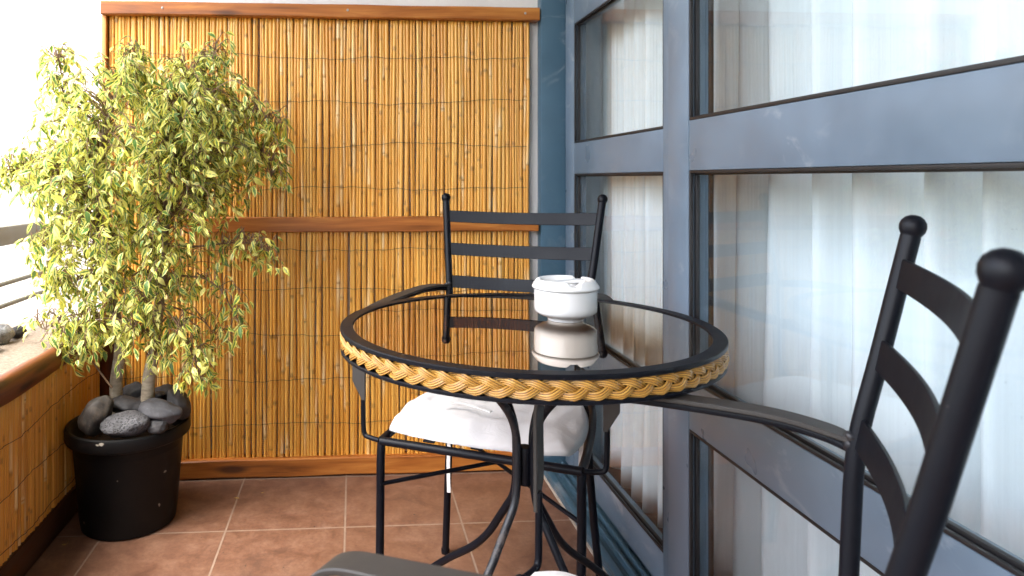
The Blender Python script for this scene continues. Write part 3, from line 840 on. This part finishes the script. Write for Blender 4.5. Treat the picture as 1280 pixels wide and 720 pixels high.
stone(224, 505, 2.045, .028, .046, .046, 0, 'dark angular stone against the right rim of the black pot', 5, R(-32))
stone(207, 491, 2.115, .044, .022, .034, 0, 'dark flat stone at the back right of the black pot', 6, R(4))
stone(166, 491, 2.125, .040, .030, .034, 0, 'dark stone behind and between the two trunks', 7, R(-20))
stone(196, 532, 1.945, .030, .020, .030, 0, 'small dark stone wedged under the smooth grey stone', 8)
stone(187, 497, 2.06, .045, .013, .030, 0, 'thin dark wedge of stone resting beside the right trunk', 10, R(-18))
zc = .518
for (x, y, s, lab, mt, sd) in ((-1.005, 2.03, .036, 'pale grey stone on the stone coping, touching the leaves', 4, 21), (-.985, 1.915, .033, 'dark grey stone on the coping at the left edge of the picture', 3, 22), (-.99, 2.10, .022, 'small dark stone on the coping behind the pale grey stone', 0, 23)):
    bm = bmesh.new(); bmesh.ops.create_icosphere(bm, subdivisions=4, radius=1)
    for q in bm.verts:
        p = q.co.copy(); d = 1+.2*noise.noise(p*1.1+Vector((sd*7, 0, 0)))+.09*noise.noise(p*2.4+Vector((0, sd*3, 0))); q.co = Vector((p.x*s*d*1.15, p.y*s*d*1.1, p.z*s*d*.8))
    b = MB(); b.bm(bm); o = b.build('stone', SM[mt], None, smooth=180); o.location = (x, y, zc+s*.72); tag(o, lab, 'stone', 'stones on the coping')

tree = empty('ficus_tree', (QX, QY, .232), label='variegated green and cream weeping fig tree growing in the black pot', cat='tree')
TO = Vector((QX, QY, .232))
def trunk(pts, r0, r1, name='trunk'):
    P = spline(pts, 6); m = len(P); b = MB()
    b.tube([p-TO for p in P], [r0+(r1-r0)*i/(m-1)*1.0 for i in range(m)], 14)
    return b.build(name, M['bark'], tree, smooth=60), P
t1 = [at(147, 505, 2.05)+Vector((0, 0, -.045)), at(145, 480, 2.05), at(150, 430, 2.04), at(140, 370, 2.03), at(128, 300, 2.02), at(120, 220, 2.0), at(135, 150, 2.0), at(150, 110, 2.0)]
t2 = [at(184, 505, 2.03)+Vector((0, 0, -.045)), at(186, 475, 2.03), at(194, 430, 2.04), at(200, 370, 2.05), at(205, 300, 2.05), at(215, 220, 2.05), at(228, 150, 2.05), at(238, 100, 2.05)]
_, P1 = trunk(t1, .0195, .006); _, P2 = trunk(t2, .0205, .006)
SK = P1 + P2
# canopy: clumps given by where their middle shows in the photograph, their depth and size
CL = [  # u, v, y, radius px, number of twigs
    (170, 160, 1.98, 95, 62), (250, 150, 2.05, 80, 52), (105, 210, 1.98, 78, 50), (270, 200, 2.06, 60, 36), (122, 270, 1.95, 76, 46), (205, 255, 2.0, 82, 54),
    (108, 340, 1.98, 50, 15), (165, 345, 1.95, 74, 30), (225, 350, 2.02, 48, 10), (130, 405, 1.96, 46, 9), (172, 420, 1.93, 40, 5), (298, 185, 2.08, 34, 10), (62, 225, 1.98, 44, 12),
    (84, 122, 2.0, 26, 3), (62, 160, 2.0, 34, 6), (170, 106, 2.0, 40, 12), (250, 104, 2.05, 44, 15), (215, 128, 2.0, 50, 16), (290, 140, 2.08, 34, 11), (275, 245, 2.08, 38, 11), (40, 215, 1.98, 34, 10), (78, 290, 1.98, 34, 6), (205, 430, 1.93, 34, 4)]
LV = MB(); TW = MB()
rnd = random.Random(11)
def leaf(p, d, nrm, L, W):
    d = d.normalized(); s = d.cross(nrm).normalized(); nr = s.cross(d).normalized()
    rows = ((0, .10, 0), (.16, .62, .0), (.38, 1.0, -.02), (.62, .86, -.07), (.84, .42, -.16), (1.0, .02, -.27))
    fold = rnd.uniform(.05, .75); curl = rnd.uniform(-.4, 2.6); tw = rnd.uniform(-.5, .5)
    vs = []; uv = []
    for (t, w, c) in rows:
        q = p + d*(L*t) + nr*(c*L*curl)
        st = (s + nr*tw*t).normalized()
        for e in (-1, 0, 1):
            vs.append(q + st*(W*.5*w*e) + nr*(abs(e)*fold*W*.5*w)); uv.append((e, t))
    fs = [(i*3+j, i*3+j+1, i*3+j+4, i*3+j+3) for i in range(5) for j in range(2)]
    c = (min(1, max(0, rnd.gauss(.55, .22))), rnd.random(), rnd.random(), 1)
    LV.add(vs, fs, [c]*len(vs), uv)
YMAX = 2.27
def clampy(p):
    if p.y > YMAX: p.y = YMAX - (p.y-YMAX)*.3
    return p
def twig(root, tip, nleaf, droop, Ls=1.0):
    mid = root.lerp(tip, .55) + Vector((rnd.uniform(-.02, .02), rnd.uniform(-.02, .02), .02+.03*rnd.random()))
    end = tip + Vector((0, 0, -droop))
    P = spline([root, mid, tip, end], 6); P = [clampy(p) for p in P]
    TW.tube([p-TO for p in P], [.0017*(1-.75*i/(len(P)-1)) for i in range(len(P))], 4, caps=False)
    m = len(P)
    for i in range(nleaf):
        t = .30 + .70*(i+rnd.random()*.6)/nleaf; t = min(t, 1.0)
        f = t*(m-1); j = min(int(f), m-2); q = P[j].lerp(P[j+1], f-j); tg = (P[j+1]-P[j]).normalized()
        ang = rnd.uniform(0, 2*PI); side = Vector((math.cos(ang), math.sin(ang), rnd.uniform(-.2, .4)))
        d = tg*.5 + side*.8 + Vector((0, 0, -.72*rnd.uniform(.0, 1.6)))
        nr = Vector((rnd.uniform(-.8, .5), rnd.uniform(-.9, .4), rnd.uniform(.1, 1.0)))
        L = (rnd.uniform(.016, .031) if rnd.random() < .88 else rnd.uniform(.031, .042))*Ls
        q2 = q + d.normalized()*.006
        if (q2+d.normalized()*L).y > 2.285: d.y = -abs(d.y)
        leaf(q2-TO, d, nr, L, L*rnd.uniform(.34, .50))
for (u, v, y, rp, nt) in CL:
    c = at(u, v, y); r = rp/F*y
    for i in range(int(nt*2.3)):
        while True:
            q = Vector((rnd.uniform(-1, 1), rnd.uniform(-1, 1), rnd.uniform(-1, 1)))
            if .12 < q.length < 1: break
        q = q*(.75+.25*q.length)
        tip = c + Vector((q.x*r, q.y*min(r*1.25, .21), q.z*r + .02))
        if tip.y > 2.24: tip.y = 2.24 - rnd.random()*.08
        near = min(SK, key=lambda s: (s-tip).length + max(0, s.z-tip.z+.03)*.8)
        dirn = tip-near; L = dirn.length
        root = near + dirn*(1-min(1, .16/L)) if L > .16 else near
        twig(root, tip, rnd.randint(7, 11), rnd.uniform(.015, .055))
    # a branch from the trunk into the clump
    near = min(SK, key=lambda s: (s-c).length + max(0, s.z-c.z+.05)*1.2)
    P = spline([near, near.lerp(c, .5)+Vector((0, 0, .03)), c], 6)
    TW.tube([p-TO for p in P], [.0062*(1-.55*i/(len(P)-1)) for i in range(len(P))], 6, caps=False)
def branch(px, y, r0, leaves_from, per, droop=.02):
    """a long trailing branch through photograph pixels, leafy towards its end"""
    P = spline([at(u, v, y) for u, v in px], 7); m = len(P)
    TW.tube([p-TO for p in P], [r0*(1-.75*i/(m-1)) for i in range(m)], 6, caps=False)
    for i in range(m):
        if i/(m-1) < leaves_from: continue
        for k in range(per):
            q = P[i]
            tip = q + Vector((rnd.uniform(-.055, .055), rnd.uniform(-.04, .04), rnd.uniform(-.05, .025)))
            twig(q, tip, rnd.randint(4, 7), droop*rnd.random())
branch([(205, 340), (228, 345), (255, 348), (278, 365), (290, 388), (298, 402)], 2.0, .0035, .35, 1)
branch([(215, 305), (245, 308), (285, 304), (315, 305), (338, 316)], 2.05, .0035, .45, 2)
branch([(190, 370), (215, 395), (232, 425), (245, 455), (244, 478)], 1.92, .0042, .30, 2)
branch([(140, 485), (125, 465), (112, 445), (108, 425), (120, 405)], 2.0, .0034, .55, 1)
branch([(130, 395), (105, 392), (78, 398), (60, 412), (45, 405)], 1.98, .0028, .45, 1)
branch([(95, 140), (78, 112), (76, 84), (70, 72)], 2.0, .003, .2, 2)
branch([(80, 215), (45, 210), (20, 212), (8, 222)], 1.98, .003, .3, 2)
branch([(300, 140), (322, 142), (338, 150), (342, 165)], 2.08, .0026, .2, 2)
branch([(250, 100), (262, 78), (268, 62)], 2.05, .0026, .2, 2)
branch([(170, 110), (166, 82), (168, 62)], 2.0, .0026, .2, 2)
branch([(195, 400), (170, 405), (140, 398), (112, 400), (92, 412), (84, 430)], 1.96, .003, .55, 2)
branch([(145, 330), (110, 345), (85, 352), (62, 345)], 1.96, .003, .4, 2)
branch([(205, 380), (238, 392), (258, 405), (270, 425)], 2.03, .003, .5, 1)
branch([(140, 300), (100, 290), (66, 298), (48, 318)], 1.97, .003, .4, 2)
branch([(200, 330), (182, 362), (172, 392), (164, 420)], 1.90, .0035, .35, 2)
branch([(300, 180), (325, 190), (338, 208), (338, 222)], 2.08, .0026, .2, 2)
LV.build('foliage', M['leaf'], tree, smooth=180)
TW.build('branches', M['twig'], tree, smooth=60)

# fallen leaves and crumbs on the tiles
for i, (u, v, lab) in enumerate(((292, 616, 'curled dry leaf on the tiles right of the black pot'), (77, 666, 'dry leaf on the tiles at the foot of the low reed screen'), (598, 588, 'tiny pale leaf scrap on the tiles behind the round table'), (326, 611, 'dry leaf crumb on the tile joint below the bottom board'))):
    y = H*F/(v-PY)*.995; p = at(u, v, y); p.z = .0
    LV = MB(); L = .02 if i < 2 else .011
    leaf(Vector((0, 0, .0012)), Vector((1, .3*i-.4, .02)), Vector((0, .1, 1)), L, L*.4)
    LV.v = [(x, y_, abs(z)+.0006) for x, y_, z in LV.v]
    o = LV.build('fallen_leaf', M['leafbrown'], None, smooth=180); o.location = p; tag(o, lab, 'leaf', 'fallen leaves on the tiles')
    md = o.modifiers.new('thickness', 'SOLIDIFY'); md.thickness = .0005; md.offset = 1

# ------------------------------------------------------------------ light, sky, camera
SUN_EL, SUN_AZ = 60, 228     # azimuth: degrees clockwise from +Y
wd = bpy.data.worlds.new('World'); SC.world = wd; wd.use_nodes = True
nt = wd.node_tree; bg = nt.nodes['Background']
sky = nt.nodes.new('ShaderNodeTexSky'); sky.sky_type = 'NISHITA'; sky.sun_disc = False
sky.sun_elevation = R(SUN_EL); sky.sun_rotation = R(SUN_AZ); sky.dust_density = 3.0; sky.air_density = 1.0; sky.ozone_density = 1.0
hs = nt.nodes.new('ShaderNodeHueSaturation'); hs.inputs['Saturation'].default_value = .62
nt.links.new(sky.outputs[0], hs.inputs['Color']); nt.links.new(hs.outputs[0], bg.inputs['Color']); bg.inputs['Strength'].default_value = .15
sl = bpy.data.lights.new('sun', 'SUN'); sl.energy = 1.0; sl.angle = R(35); sl.color = (1, .95, .87)
so = bpy.data.objects.new('sun', sl); COL.objects.link(so)
a = R(SUN_AZ); e_ = R(SUN_EL)
dirv = Vector((math.sin(a)*math.cos(e_), math.cos(a)*math.cos(e_), math.sin(e_)))
so.rotation_euler = dirv.to_track_quat('Z', 'Y').to_euler(); so.location = (-6, -4, 8)

cam = bpy.data.cameras.new('camera'); co = bpy.data.objects.new('camera', cam); COL.objects.link(co)
co.location = (0, 0, H); co.rotation_euler = (PI/2, 0, -YAW)
cam.sensor_width = 36; cam.lens = F/1280*36
cam.shift_x = (640-PX)/1280; cam.shift_y = (PY-360)/1280
cam.clip_start = .02; cam.clip_end = 2000
cam.dof.use_dof = True; cam.dof.focus_distance = 1.35; cam.dof.aperture_fstop = 8.5
SC.camera = co
vs_ = SC.view_settings; vs_.view_transform = 'Standard'; vs_.look = 'None'; vs_.exposure = 2.97; vs_.gamma = 1; vs_.use_curve_mapping = False
SC.cycles.use_denoising = True
SC.cycles.max_bounces = 10; SC.cycles.diffuse_bounces = 6; SC.cycles.glossy_bounces = 5; SC.cycles.transparent_max_bounces = 16
SC.cycles.caustics_reflective = False; SC.cycles.caustics_refractive = False
SC.cycles.sample_clamp_indirect = 10
